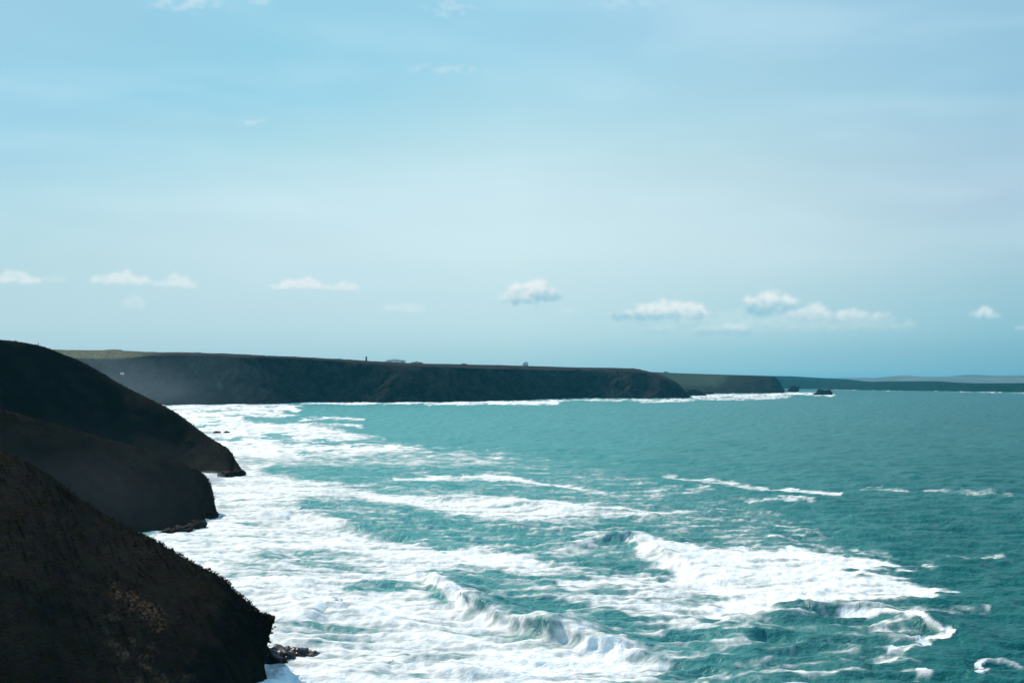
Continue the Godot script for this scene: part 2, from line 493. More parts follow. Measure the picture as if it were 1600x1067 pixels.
func make_sea(water: Material, froth: Material) -> void:
	chart_foam()
	# crests of single waves: metres high, width to the shore and to the sea
	crest([640, 885, 672, 900, 700, 918, 725, 936, 755, 952, 800, 970, 860, 986, 940, 1006, 1040, 1028, 1130, 1040], 3.0, 2.2, 7.0)
	crest([860, 862, 930, 848, 990, 846, 1030, 862, 1070, 880, 1120, 905], 2.4, 3.0, 8.0)
	crest([1180, 972, 1260, 958, 1340, 958, 1420, 970, 1500, 998, 1560, 1030], 1.8, 3.0, 6.0)
	crest([440, 985, 470, 962, 510, 948, 570, 962, 640, 985], 1.3, 3.5, 7.0)
	crest([560, 1050, 600, 1036, 670, 1042, 760, 1062, 820, 1080], 1.4, 2.6, 6.0)
	crest([420, 812, 460, 803, 540, 820, 640, 838], 1.8, 4.0, 12.0)
	crest([660, 778, 760, 784, 900, 800, 1000, 808], 1.6, 5.0, 14.0)
	crest([660, 812, 760, 818, 860, 826], 1.4, 6.0, 14.0)
	crest([480, 690, 560, 684, 620, 690], 2.0, 8.0, 30.0)
	crest([440, 668, 500, 664, 570, 670], 2.4, 10.0, 40.0)
	crest([1100, 1000, 1200, 995, 1320, 1012], 1.1, 4.0, 7.0)
	crest([1200, 838, 1300, 830, 1420, 842], 0.9, 6.0, 12.0)
	var n0 := noise(41, 1, 1.0 / 70.0)
	var n1 := noise(42, 1, 1.0 / 30.0)
	var n2 := noise(43, 2, 1.0 / 12.0)
	var n3 := noise(44, 2, 1.0 / 4.2)
	var f1 := noise(51, 4, 1.0 / 26.0)
	var f2 := noise(52, 4, 1.0 / 7.0)
	var fB := noise(53, 3, 1.0 / 20.0)
	var fC := noise(55, 3, 1.0 / 60.0)
	var fS := noise(56, 4, 1.0 / 9.0)
	var f4 := noise(54, 3, 1.0 / 2.2)
	var nu := 1120
	var nv := 500
	var p := PackedVector3Array()
	var pf := PackedVector3Array()
	var col := PackedColorArray()
	var colf := PackedColorArray()
	var keep := PackedByteArray()
	var uvs := PackedVector2Array()
	for a in [p, pf]:
		a.resize(nu * nv)
	p.resize(nu * nv)
	pf.resize(nu * nv)
	col.resize(nu * nv)
	colf.resize(nu * nv)
	keep.resize(nu * nv)
	uvs.resize(nu * nv)
	var cs := cos(0.42)
	var sn := sin(0.42)
	var deep_dimmed := Vector3(0.015, 0.128, 0.126)
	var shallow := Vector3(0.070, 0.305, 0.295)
	var milky := Vector3(0.30, 0.50, 0.48)
	var k := 0
	for j in nv:
		var fj := float(j) / (nv - 1)
		var v := lerpf(0.0030, 0.262, fj * (0.72 + 0.28 * fj))   # closeness: EYE / distance
		var d := EYE / v
		var near := 1.0 - smoothstep(350.0, 900.0, d)
		var mid := 1.0 - smoothstep(900.0, 2600.0, d)
		for i in nu:
			var t := lerpf(-0.40, 0.42, float(i) / (nu - 1))
			var x := t * d
			# axes across and along the swell
			var a := x * cs + d * sn
			var b := (-x * sn + d * cs) * 0.5
			var warp := f1.get_noise_2d(x * 0.6, d * 0.4)
			var c0 := n0.get_noise_2d(a, b * 0.6)
			var c1 := n1.get_noise_2d(a + warp * 6.0, b)
			var c2 := n2.get_noise_2d(x * 0.42 + d * 0.07 + warp * 3.0, d * 0.9)
			var c3 := n3.get_noise_2d(x, d * 0.7)
			var h := c0 * 0.75 + (0.5 - absf(c1)) * 0.9 + (0.4 - absf(c2)) * 1.6 + c3 * 0.30 * near
			h -= 0.6
			var big := crest_height(Vector2(x, d)) if d < 1500.0 else 0.0
			if d >= 1500.0:
				push = Vector2.ZERO
			h += big
			# foam: the chart gives where it lies, noise of fitting size tears it into streaks and lace
			var wx := fB.get_noise_2d(x * 1.7 + 40.0, d * 1.5)
			var clump := f1.get_noise_2d(x * 0.9 + 70.0, d * 0.55)
			var edge := wx * 0.6 + warp * 0.4
			var tear := v * LENS
			var dens := foam_at(t + edge * (5.0 + 0.10 * tear) / LENS, v + (clump * 0.5 + wx * 0.5) * (0.8 + 0.045 * tear) / LENS)
			var net := 1.0 - 2.6 * absf(f2.get_noise_2d(x + warp * 5.0, d * 0.62))
			var fine := f4.get_noise_2d(x * 0.8, d * 0.45)
			var streak := fS.get_noise_2d(x * 0.22 + warp, d * 1.1) * 0.7 + f4.get_noise_2d(x * 0.13 + 30.0, d * 0.5 + warp) * 0.6 * near
			var netB := 1.0 - 2.6 * absf(fB.get_noise_2d(x, d * 0.42))
			var netC := fC.get_noise_2d(x, d * 0.24)
			var brA := 0.22 * (net - 0.2) + 0.30 * clump + 0.24 * fine + 0.80 * streak
			var brB := 0.34 * (netB - 0.2) + 0.45 * wx + 0.40 * streak + 0.2 * clump
			var brC := 0.75 * netC + 0.3 * (netB - 0.2) + 0.3 * streak
			var br := lerpf(lerpf(brC, brB, mid), brA, near)
			var open := smoothstep(0.02, 0.16, dens)
			# thick foam damps the short waves under it
			h -= (0.4 - absf(c2)) * 1.6 * 0.55 * smoothstep(0.3, 0.85, dens)
			var al := smoothstep(0.28, 1.06, dens + br * (1.05 - 0.30 * dens)) * open
			var wide := netC
			# white horses on the open water, where a short wave is steep
			var cap := smoothstep(0.40, 0.62, (0.5 - absf(c1)) * 0.62 + c2 * 0.55 + clump * 0.65 - 0.12) * 0.5 * near
			al = maxf(al, cap * (1.0 - smoothstep(0.06, 0.20, t)))
			if big > 1.2:
				al = maxf(al, smoothstep(0.25, 0.7, net * 0.6 + fine * 0.4) * smoothstep(1.2, 3.0, big) * 0.35)
			p[k] = Vector3(x + push.x, h, -d - push.y)
			uvs[k] = Vector2(x, d) / 14.0
			var lump := (fine * 0.16 + clump * 0.05 + streak * 0.20) * near + (0.35 * wide + 0.25 * clump) * (1.0 - near)
			pf[k] = Vector3(x + push.x, h + 0.06 + al * (0.08 + lump), -d - push.y)
			var bay := smoothstep(0.40, -0.12, t) * smoothstep(0.004, 0.014, v) * (1.0 - 0.35 * smoothstep(0.05, 0.2, v)) + 0.12 * wide + 0.06 * clump  # darkening to the right also puts vignetting and polarised reflection into the water colour
			var cc := deep_dimmed.lerp(shallow, clampf(bay, 0, 1))
			var aer := clampf(dens * 0.75 + br * 0.25, 0, 1) * open
			cc = cc.lerp(milky, aer * 0.55)
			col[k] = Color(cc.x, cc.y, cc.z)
			colf[k] = Color(0.94, 0.91, 0.88, al)
			keep[k] = 1 if al > 0.03 else 0
			k += 1
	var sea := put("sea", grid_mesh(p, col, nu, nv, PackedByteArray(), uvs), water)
	tag(sea, "rough turquoise sea filling the lower right of the view", "sea", "structure")
	var foam := put("sea_foam", grid_mesh(pf, colf, nu, nv, keep, uvs), froth)
	tag(foam, "white foam and broken surf spread over the turquoise water", "foam", "stuff")

# ------------------------------------------------------------------ land
func land(called: String, rows: Array, nu: int, nv: int, rough: float, scale: float, tint: Array, mat: Material, s: int, field = null, parent: Node3D = null) -> MeshInstance3D:
	# rows: lines of points with as many stations each, from the far foot over the ridge to the near foot
	var n1 := noise(s, 5, 1.0 / scale)
	var n2 := noise(s + 1, 4, 1.0 / (scale * 0.28))
	var n3 := noise(s + 2, 4, 1.0 / (scale * 0.6))
	var n4 := noise(s + 3, 3, 1.0 / (scale * 0.07))
	var lines := []
	for r in rows:
		lines.append(PackedVector3Array(r))
	var p := PackedVector3Array()
	p.resize(nu * nv)
	var last := rows.size() - 1
	for i in nu:
		var cross := PackedVector3Array()
		for l in lines:
			cross.append(line_at(l, float(i) / (nu - 1)))
		# tangents no longer than the shorter neighbour, so that long and short steps join without a bulge
		var lean := PackedVector3Array()
		for q in cross.size():
			var before := cross[q] - cross[maxi(q - 1, 0)]
			var after := cross[mini(q + 1, last)] - cross[q]
			var m := (before.normalized() + after.normalized()).normalized()
			lean.append(m * minf(before.length(), after.length()) * 0.7)
		for j in nv:
			var w := float(j) / (nv - 1) * last
			var q := clampi(int(w), 0, last - 1)
			var t := w - q
			var t2 := t * t
			var t3 := t2 * t
			p[j * nu + i] = cross[q] * (2 * t3 - 3 * t2 + 1) + lean[q] * (t3 - 2 * t2 + t) + cross[q + 1] * (3 * t2 - 2 * t3) + lean[q + 1] * (t3 - t2)
	var bare := p.duplicate()
	var c := PackedColorArray()
	c.resize(nu * nv)
	for j in nv:
		for i in nu:
			var k := j * nu + i
			var q := bare[k]
			var e := bare[j * nu + mini(i + 1, nu - 1)] - bare[j * nu + maxi(i - 1, 0)]
			var g := bare[mini(j + 1, nv - 1) * nu + i] - bare[maxi(j - 1, 0) * nu + i]
			var nrm := e.cross(g).normalized()
			if nrm.y < 0:
				nrm = -nrm
			var steep := 1.0 - nrm.y
			# gullies run down the slope: the noise is stretched in height
			var v1 := n1.get_noise_3d(q.x, q.y * 0.45, q.z)
			var v2 := n2.get_noise_3d(q.x, q.y * 0.7, q.z)
			var amp := rough * (0.07 + 0.95 * smoothstep(0.1, 0.6, steep))
			amp *= lerpf(0.35, 1.0, smoothstep(2.0, 2.5, float(j) / (nv - 1) * last))
			var v4 := n4.get_noise_3d(q.x, q.y, q.z)
			p[k] = q + nrm * (v1 * amp + v2 * amp * 0.38 + v4 * amp * 0.12)
			var v3 := n3.get_noise_3d(q.x, q.y, q.z)
			var base: Vector3 = tint[0].lerp(tint[1], smoothstep(-0.35, 0.4, v3 + v2 * 0.5))
			base = base.lerp(tint[2], smoothstep(0.30, 0.62, steep + v2 * 0.3) * 0.8)
			if field != null:
				base = field.call(q, base, v2, v4, steep)
			c[k] = Color(base.x, base.y, base.z)
	return put(called, grid_mesh(p, c, nu, nv), mat, parent)

func ridge(pts: Array) -> Array:
	# triples of picture x, picture y and distance
	var out := []
	for i in range(0, pts.size(), 3):
		out.append(spot(pts[i], pts[i + 1], pts[i + 2]))
	return out

func sunk(pts: Array, y: float) -> Array:
	# pairs of picture x and distance, at a height
	var out := []
	for i in range(0, pts.size(), 2):
		out.append(Vector3((pts[i] - 800.0) / LENS * pts[i + 1], y, -pts[i + 1]))
	return out

func behind(a: Array, back: float, down: float) -> Array:
	# a line just behind a ridge, so that the ground turns over there
	var out := []
	for v in a:
		out.append(v + Vector3(-back * 0.2, -down, -back))
	return out

func between(a: Array, b: Array, f: float, lift: float) -> Array:
	var out := []
	for i in a.size():
		out.append(a[i].lerp(b[i], f) + Vector3(0, lift, 0))
	return out

func resample(a: Array, n: int) -> Array:
	var l := PackedVector3Array(a)
	var out := []
	for i in n:
		out.append(line_at(l, float(i) / (n - 1)))
	return out

func rock(called: String, at: Vector3, size: Vector3, s: int, mat: Material, col: Vector3, jag := 0.35, lean := 0.0) -> MeshInstance3D:
	var n1 := noise(s, 3, 0.9)
	var nu := 40
	var nv := 18
	var p := PackedVector3Array()
	var c := PackedColorArray()
	for j in nv:
		var th := lerpf(0.001, PI * 0.62, float(j) / (nv - 1))
		for i in nu:
			var ph := TAU * i / (nu - 1)
			var q := Vector3(sin(th) * cos(ph), cos(th), sin(th) * sin(ph))
			var facet := n1.get_noise_3d(q.x * 1.3 + s, q.y * 1.3, q.z * 1.3)
			var r := 1.0 + jag * facet + jag * 0.4 * n1.get_noise_3d(q.x * 4, q.y * 4 + s, q.z * 4)
			# square the shape a little so that it breaks like rock
			q = Vector3(signf(q.x) * pow(absf(q.x), 0.75), signf(q.y) * pow(absf(q.y), 0.8), signf(q.z) * pow(absf(q.z), 0.75)) * r
			p.append(Vector3(q.x * size.x + lean * q.y * size.y, q.y * size.y, q.z * size.z))
			var f := 1.0 + 0.5 * n1.get_noise_3d(q.x * 3 + 9, q.y * 3, q.z * 3)
			c.append(Color(col.x * f, col.y * f, col.z * f))
	var o := put(called, grid_mesh(p, c, nu, nv), mat)
	o.position = at
	return o

func heath(q: Vector3, base: Vector3, v2: float, v3: float, steep: float) -> Vector3:
	return base

func _ready() -> void:
	sy = Vector3(0, cos(TILT), sin(TILT))
	sz = Vector3(0, -sin(TILT), cos(TILT))
	# camera
	var cam := Camera3D.new()
	cam.name = "camera"
	cam.position = Vector3(0, EYE, 0)
	cam.rotation.x = TILT
	cam.fov = rad_to_deg(2.0 * atan(533.5 / LENS))
	cam.near = 0.5
	cam.far = 90000.0
	add_child(cam)
	cam.current = true
	# sky, haze, exposure
	var env := Environment.new()
	env.background_mode = Environment.BG_SKY
	var sky := Sky.new()
	var pano := PanoramaSkyMaterial.new()
	pano.panorama = make_sky()
	sky.sky_material = pano
	env.sky = sky
	env.tonemap_mode = Environment.TONE_MAPPER_LINEAR
	env.tonemap_exposure = 1.0
	env.fog_enabled = true
	env.fog_density = 0.000025
	env.fog_light_color = Color(0.36, 0.86, 1.0)
	env.volumetric_fog_enabled = true
	env.volumetric_fog_density = 0.0
	env.sdfgi_enabled = true
	env.ssao_enabled = true
	env.ssil_enabled = true
	var we := WorldEnvironment.new()
	we.name = "world_environment"
	we.environment = env
	add_child(we)
	# the sun stands ahead to the left, behind the land
	var sun := DirectionalLight3D.new()
	sun.name = "sun"
	sun.light_energy = 1.6
	sun.light_color = Color(1.0, 0.955, 0.88)
	sun.light_angular_distance = 0.5
	sun.shadow_enabled = true
	var az := deg_to_rad(-32.0)
	var el := deg_to_rad(34.0)
	add_child(sun)
	sun.look_at_from_position(Vector3.ZERO, -Vector3(sin(az) * cos(el), sin(el), -cos(az) * cos(el)), Vector3.UP)

	# materials
	var water := StandardMaterial3D.new()
	water.vertex_color_use_as_albedo = true
	water.roughness = 0.3
	water.metallic_specular = 0.10
	water.normal_enabled = true
	water.normal_texture = noise_texture(61, 0.02, 4, 6.0)
	water.normal_scale = 1.3
	var froth := StandardMaterial3D.new()
	froth.vertex_color_use_as_albedo = true
	froth.transparency = BaseMaterial3D.TRANSPARENCY_ALPHA
	froth.roughness = 0.95
	froth.metallic_specular = 0.2
	froth.normal_enabled = true
	froth.normal_texture = noise_texture(62, 0.03, 5, 10.0)
	froth.normal_scale = 0.4
	var turf := StandardMaterial3D.new()
	turf.vertex_color_use_as_albedo = true
	turf.roughness = 1.0
	turf.metallic_specular = 0.1
	turf.normal_enabled = true
	turf.normal_texture = noise_texture(63, 0.03, 5, 8.0)
	turf.uv1_triplanar = true
	turf.uv1_world_triplanar = true
	turf.uv1_scale = Vector3.ONE / 9.0
	var stone := StandardMaterial3D.new()
	stone.vertex_color_use_as_albedo = true
	stone.roughness = 0.9
	stone.metallic_specular = 0.15

	# the sea, and the water beyond and behind it
	make_sea(water, froth)
	var wide_sea := PlaneMesh.new()
	wide_sea.size = Vector2(120000, 120000)
	var still := StandardMaterial3D.new()
	still.albedo_color = Color(0.004, 0.105, 0.108).linear_to_srgb()
	still.roughness = 0.4
	still.metallic_specular = 0.2
	var outer := put("outer_water", wide_sea, still)
	outer.position.y = -3.6
	tag(outer, "open sea beyond the waves, out to the horizon", "sea", "structure")

	# --- far hills, far headland
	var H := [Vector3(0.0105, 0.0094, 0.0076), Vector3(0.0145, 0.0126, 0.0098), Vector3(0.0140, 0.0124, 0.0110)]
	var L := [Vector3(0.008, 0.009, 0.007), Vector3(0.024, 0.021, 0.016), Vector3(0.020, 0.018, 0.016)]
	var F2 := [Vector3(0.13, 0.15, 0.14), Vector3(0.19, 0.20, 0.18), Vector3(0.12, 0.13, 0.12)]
	var F := [Vector3(0.007, 0.032, 0.031), Vector3(0.010, 0.040, 0.037), Vector3(0.009, 0.030, 0.029)]  # blue-green tint holds part of the far headland's distance haze in its colour
	var T := [Vector3(0.020, 0.024, 0.014), Vector3(0.034, 0.032, 0.020), Vector3(0.030, 0.027, 0.024)]
	var hr := ridge([1180, 593, 17000, 1320, 590.5, 17000, 1380, 590, 17000, 1407, 587, 17000, 1420, 586.8, 17000, 1442, 588.6, 17000, 1490, 588, 17000, 1520, 585.4, 17000, 1560, 587, 17000, 1600, 586.4, 17000, 1680, 587, 17000, 1780, 585, 17000, 1900, 590, 17000])
	var hx := []
	var hb := []
	for v in hr:
		hx.append(Vector3(v.x, -5, v.z + 2500))
		hb.append(Vector3(v.x, -5, v.z - 2500))
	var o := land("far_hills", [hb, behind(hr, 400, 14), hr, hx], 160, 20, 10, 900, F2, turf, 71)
	tag(o, "pale blue distant hills on the horizon at the right", "hills", "structure")

	var ft := resample(ridge([1150, 586.5, 9600, 1215, 587.5, 9500, 1240, 588, 9300, 1280, 590.3, 9000, 1320, 592.4, 8600, 1358, 596.2, 8200, 1380, 595.8, 8000, 1420, 595.7, 7700, 1466, 595.7, 7300, 1490, 597.3, 6900, 1530, 598.7, 6600, 1600, 598.4, 6200, 1700, 598, 5800, 1850, 597, 5400]), 40)
	var fb := resample(sunk([1150, 9000, 1215, 8900, 1240, 8700, 1280, 8300, 1320, 7600, 1358, 7050, 1380, 6900, 1420, 6600, 1466, 6300, 1490, 6150, 1530, 5950, 1600, 5650, 1700, 5300, 1850, 5000], -4.0), 40)
	var fe := []
	var fz := []
	for i in ft.size():
		fe.append(fb[i].lerp(ft[i], 0.12) * Vector3(1, 0, 1) + Vector3(0, ft[i].y * 0.72, 0))
		fz.append(ft[i] + Vector3(600, -ft[i].y - 5, -2600))
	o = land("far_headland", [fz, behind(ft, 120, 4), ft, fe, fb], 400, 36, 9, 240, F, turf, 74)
	tag(o, "long low hazy blue headland reaching to the right edge", "headland", "structure")

	# --- the small headland beyond the end of the long cliff
	var mt := resample(ridge([985, 580.5, 5900, 1025, 581.4, 5850, 1060, 583, 5800, 1100, 584.3, 5750, 1135, 585.4, 5650, 1175, 586.6, 5550, 1205, 587.6, 5480, 1213, 590, 5450, 1218, 598, 5430, 1222, 605, 5420, 1228, 611.5, 5400]), 44)
	var mm := resample(ridge([985, 590, 5600, 1025, 592, 5550, 1060, 594, 5500, 1100, 595, 5450, 1128, 590, 5420, 1170, 590, 5300, 1200, 591, 5290, 1209, 594, 5290, 1214, 601, 5290, 1219, 607, 5290, 1226, 612, 5300]), 44)
	var mb := resample(sunk([985, 4980, 1025, 5000, 1060, 5050, 1100, 5080, 1128, 5060, 1170, 5060, 1200, 5080, 1209, 5090, 1214, 5100, 1219, 5150, 1227, 5250], -4.0), 44)
	var mz := []
	for i in mt.size():
		mz.append(Vector3(mt[i].x - 250.0 - 3.0 * i, -5, mt[i].z - 900))
	var green := func(q: Vector3, base: Vector3, v2: float, v3: float, steep: float) -> Vector3:
		var px := q.x / -q.z * LENS + 800.0
		var edge := 1122.0 + (q.y - 25.0) * 0.5 + v2 * 16.0
		return base.lerp(Vector3(0.045, 0.058, 0.034), smoothstep(edge + 8.0, edge - 8.0, px) * smoothstep(14, 34, q.y + v2 * 20) * 0.9)
	o = land("green_headland", [mz, behind(mt, 60, 3), mt, mm, mb], 300, 56, 14, 110, L, turf, 77, green)
	tag(o, "small flat topped headland with a green slope beyond the long cliff", "headland", "structure")

	# --- the long dark cliff across the bay
	var lx := [-60, 20, 90, 130, 190, 250, 330, 400, 500, 572, 650, 724, 800, 860, 900, 950, 985, 1000, 1014, 1032, 1046, 1060, 1070, 1079]
	var ltop := [541, 543.5, 546.3, 546.9, 548, 551, 553.3, 556.4, 560.5, 564.6, 568, 569.4, 571, 572.8, 574, 574.6, 575.8, 577.5, 580.5, 585, 591, 599.5, 609.5, 619.5]
	var lbrink := [553, 556, 559, 560, 559, 554.5, 555, 558.2, 562.5, 567, 571.5, 575, 577.3, 578.8, 579, 578.6, 579.2, 582, 585, 589.5, 595.5, 603.5, 612, 620.5]
	var lbase := [2300, 2350, 2400, 2420, 2470, 2530, 2560, 2590, 2830, 2850, 2830, 2960, 3120, 3400, 3560, 3580, 3540, 3530, 3530, 3530, 3540, 3560, 3580, 3600]
	var a0 := []
	var a1 := []
	var a2 := []
	var a3 := []
	for i in lx.size():
		var far := 420.0 if i < 17 else lerpf(300.0, 20.0, (i - 17) / 6.0)
		if i < 6:
			far = 900.0
		var t := spot(lx[i], ltop[i], lbase[i] + far)
		a0.append(Vector3(t.x - 150.0 - (350.0 if i > 17 else 0.0), -6.0, t.z - 1500.0))
		a1.append(t)
		a2.append(spot(lx[i], lbrink[i], lbase[i] + minf(110.0, far * 0.5)))
		a3.append(Vector3((lx[i] - 800.0) / LENS * lbase[i], -5.0, -float(lbase[i])))
	var cliff_field := func(q: Vector3, base: Vector3, v2: float, v3: float, steep: float) -> Vector3:
		var px := q.x / -q.z * LENS + 800.0
		var flat := 1.0 - smoothstep(0.04, 0.22, steep)
		var plat := Vector3(0.034, 0.020, 0.026).lerp(Vector3(0.024, 0.018, 0.018), smoothstep(-0.2, 0.3, v3))
		plat = plat.lerp(Vector3(0.085, 0.082, 0.036), smoothstep(270, 190, px + v2 * 30))
		var out := base.lerp(plat, flat)
		# pale track and bare ground about the hut
		var scree := smoothstep(0.5, 0.0, absf(px - (318.0 + (80.0 - q.y) * 0.55) + v2 * 5.0) / 14.0) * smoothstep(15, 30, q.y) * smoothstep(75, 55, q.y)
		out *= clampf(1.0 + 1.3 * v3 + 0.8 * v2, 0.35, 2.2)
		return out.lerp(Vector3(0.11, 0.10, 0.09), scree * 0.55 * smoothstep(-0.2, 0.3, v2))
	var am := between(a2, a3, 0.55, -4.0)
	for i in am.size():
		am[i].z += 18.0 * sin(i * 2.1)
	o = land("long_cliff", [resample(a0, 90), resample(behind(a1, 70, 4), 90), resample(a1, 90), resample(a2, 90), resample(am, 90), resample(a3, 90)], 900, 110, 30, 95, L, turf, 81, cliff_field)
	tag(o, "long dark cliff with a heather plateau across the bay", "cliff", "structure")

	# --- the second headland: its far point and the nearer buttress
	var hpx := [-500, -300, -120, 0, 30, 59, 75, 95, 120, 150, 190, 240, 265, 282, 302, 330, 350, 359, 364, 371, 378, 382]
	var hpy := [500, 505, 519, 531, 534.5, 540, 545, 553, 562.5, 578, 602, 627, 640, 651, 666, 685.5, 698, 707, 717, 724.5, 734, 740]
	var hpd := [600, 620, 650, 680, 684, 688, 690, 694, 698, 702, 700, 690, 684, 680, 672, 660, 648, 642, 638, 632, 627, 622]
	var hfd := [500, 525, 560, 592, 597, 602, 606, 612, 618, 626, 634, 640, 640, 638, 632, 622, 614, 615, 616, 617, 618, 619]
	var b0 := []
	var b1 := []
	var b2 := []
	var b3 := []
	for i in hpx.size():
		var t := spot(hpx[i], hpy[i], hpd[i])
		b1.append(t)
		b0.append(Vector3(t.x - 60.0, -6.0, t.z - 210.0))
		var f := Vector3((mini(hpx[i], 378) - 800.0) / LENS * hfd[i], -4.0, -float(hfd[i]))
		b3.append(f)
		b2.append(t.lerp(f, 0.45) + Vector3(0, (t.y + 4.0) * -0.02, 0))
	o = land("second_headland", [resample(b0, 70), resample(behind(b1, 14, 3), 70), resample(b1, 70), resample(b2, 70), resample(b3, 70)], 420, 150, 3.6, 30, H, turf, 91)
	var hill := o
	tag(o, "dark hillside falling to a rocky point, behind the nearest headland", "headland", "structure")

	var e1 := ridge([-300, 590, 375, -100, 620, 382, 0, 640, 388, 100, 668, 398, 180, 690, 410, 240, 706, 420, 285, 727, 432, 308, 737, 438, 319, 746, 442, 327, 758, 437, 331, 772, 433, 334, 788, 429, 338, 807, 424])
	var e3 := sunk([-300, 310, -100, 322, 0, 332, 100, 346, 180, 358, 240, 370, 275, 380, 292, 388, 306, 396, 311, 403, 309, 412, 318, 418, 336, 423], -4.0)
	var e0 := []
	var e2 := between(e1, e3, 0.5, 1.5)
	for i in e1.size():
		e0.append(Vector3(e1[i].x - 14.0, -5.0, e1[i].z - 40.0))
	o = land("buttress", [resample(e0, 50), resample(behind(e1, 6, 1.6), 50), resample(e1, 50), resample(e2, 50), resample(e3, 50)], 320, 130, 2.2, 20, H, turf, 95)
	var butt := o
	tag(o, "dark rocky buttress standing in surf below the second headland", "cliff", "structure")

	# --- the nearest headland
	var g1 := ridge([-400, 560, 215, -200, 622, 212, 0, 706, 210, 60, 736, 209, 100, 764, 208, 150, 799, 207, 200, 827, 206, 236, 842, 205, 290, 874, 203, 340, 900, 201, 365, 924, 200, 390, 945, 199, 401, 957, 198.5, 417, 961, 198, 425, 967, 197, 424, 976, 196, 418, 990, 195.5, 414, 1005, 195, 412, 1022, 194, 413, 1046, 193, 417, 1060, 192])
	var g3 := sunk([-400, 136, -200, 142, 0, 150, 60, 152, 100, 154, 150, 156, 200, 158, 236, 160, 290, 164, 340, 170, 365, 175, 385, 181, 392, 184, 398, 186, 402, 187.5, 404, 188, 406, 188.5, 407, 189, 408, 189.5, 410, 190, 414, 191], -3.0)
	var g0 := []
	for i in g1.size():
		g0.append(Vector3(g1[i].x - 12.0, -5.0, g1[i].z - 42.0))
	var g2 := between(g1, g3, 0.48, 1.2)
	var bare_rock := func(q: Vector3, base: Vector3, v2: float, v3: float, steep: float) -> Vector3:
		var px := q.x / -q.z * LENS + 800.0
		var py := 597.0 + (EYE - q.y) / -q.z * LENS
		var along := (px - 175.0) / 90.0
		var line := 920.0 + along * 55.0
		var m := smoothstep(20.0, 2.0, absf(py - line) + v2 * 26.0) * smoothstep(-0.1, 0.15, along) * smoothstep(1.05, 0.9, along)
		var m2 := smoothstep(75.0, 0.0, absf(py - line - 75.0 - (px - 200.0) * 0.35)) * smoothstep(-0.05, 0.35, v2) * smoothstep(150, 210, px) * smoothstep(400, 320, px)
		var grain := clampf(0.4 + 2.2 * v3, 0.0, 1.4)
		var out := base.lerp(Vector3(0.115, 0.060, 0.034), clampf(m * grain * 0.9, 0, 0.9))
		return out.lerp(Vector3(0.095, 0.062, 0.042), clampf(m2 * grain, 0, 0.7))
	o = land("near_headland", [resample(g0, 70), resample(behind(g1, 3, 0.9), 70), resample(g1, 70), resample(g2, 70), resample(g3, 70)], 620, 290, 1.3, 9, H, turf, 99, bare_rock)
	var o_near := o
	tag(o, "nearest dark headland with an overhanging tip at bottom left", "headland", "structure")

	# --- rocks
	var wet := StandardMaterial3D.new()
	wet.vertex_color_use_as_albedo = true
	wet.roughness = 0.45
	wet.metallic_specular = 0.25
	o = rock("sea_stack", afloat(1287, 617) + Vector3(0, -2, -20), Vector3(29, 17, 20), 4, stone, Vector3(0.022, 0.022, 0.02), 0.4, 0.5)
	tag(o, "flat topped dark sea stack standing alone off the small headland", "rock")
	o = rock("sea_stack", afloat(1240, 612.5) + Vector3(0, -2, -10), Vector3(23, 25, 20), 9, stone, Vector3(0.025, 0.025, 0.022), 0.35, 0.25)
	tag(o, "pointed dark sea stack close to the foot of the small headland", "rock")
	var ledge := [[436, 1032, 4.6, 2.1, 21], [459, 1027, 3.6, 1.7, 22], [482, 1026, 2.8, 1.0, 23]]
	var said := ["largest wet brown rock with water pouring off it, below the overhanging tip", "middle wet rock in the foam beside the overhanging tip", "low wet rock, outermost of those beside the overhanging tip"]
	for i in 3:
		var q: Array = ledge[i]
		o = rock("wet_rock", afloat(q[0], q[1]) + Vector3(0, -0.4, 0), Vector3(q[2] * 0.55, q[3], q[2]), q[4], wet, Vector3(0.035, 0.022, 0.024), 0.4)
		tag(o, said[i], "rock", "", "wet rocks under the near headland")
	var foot := [
		[309, 802, 1.8, 1.4, 61, "small black rock in the notch just above the end of the buttress row"],
		[330, 807, 2.0, 1.3, 62, "black rock at the very tip of the buttress, against the white surf"],
		[296, 810, 2.6, 1.6, 63, "black rock tucked against the buttress foot, behind the outermost of the row"],
		[308, 824, 2.4, 1.5, 64, "outermost black rock of the row below the buttress, nearest the open surf"],
		[284, 829, 2.8, 1.3, 65, "middle and broadest black rock of the row below the buttress"],
		[262, 833, 2.0, 1.0, 66, "innermost low black rock of the row below the buttress, by the near headland"],
		[374, 741, 2.4, 1.5, 67, "dark rock under the far pointed tip of the second headland"],
		[352, 742.5, 3.0, 1.4, 68, "low dark rock left of the pointed tip, under the second headland"],
	]
	for q in foot:
		o = rock("shore_rock", afloat(q[0], q[1]) + Vector3(0, -0.5, 0), Vector3(q[2], q[3] * 1.4, q[2] * 1.6), q[4], stone, Vector3(0.014, 0.012, 0.011), 0.45)
		tag(o, q[5], "rock", "", "rocks at the foot of the second headland")
	o = rock("reef_rock", afloat(338, 676) + Vector3(0, -0.5, 0), Vector3(3.0, 1.8, 6), 31, stone, Vector3(0.03, 0.026, 0.026), 0.4)
	tag(o, "left of two small dark rocks awash in the white bay", "rock", "", "rocks awash in the bay")
	o = rock("reef_rock", afloat(354, 676) + Vector3(0, -0.5, 0), Vector3(2.2, 1.6, 5), 32, stone, Vector3(0.03, 0.026, 0.026), 0.4)
	tag(o, "right of two small dark rocks awash in the white bay", "rock", "", "rocks awash in the bay")

	o = rock("outcrop", Vector3((1084 - 800) / LENS * 4250.0, -3, -4250), Vector3(34, 22, 40), 41, stone, Vector3(0.016, 0.016, 0.015), 0.35, -0.3)
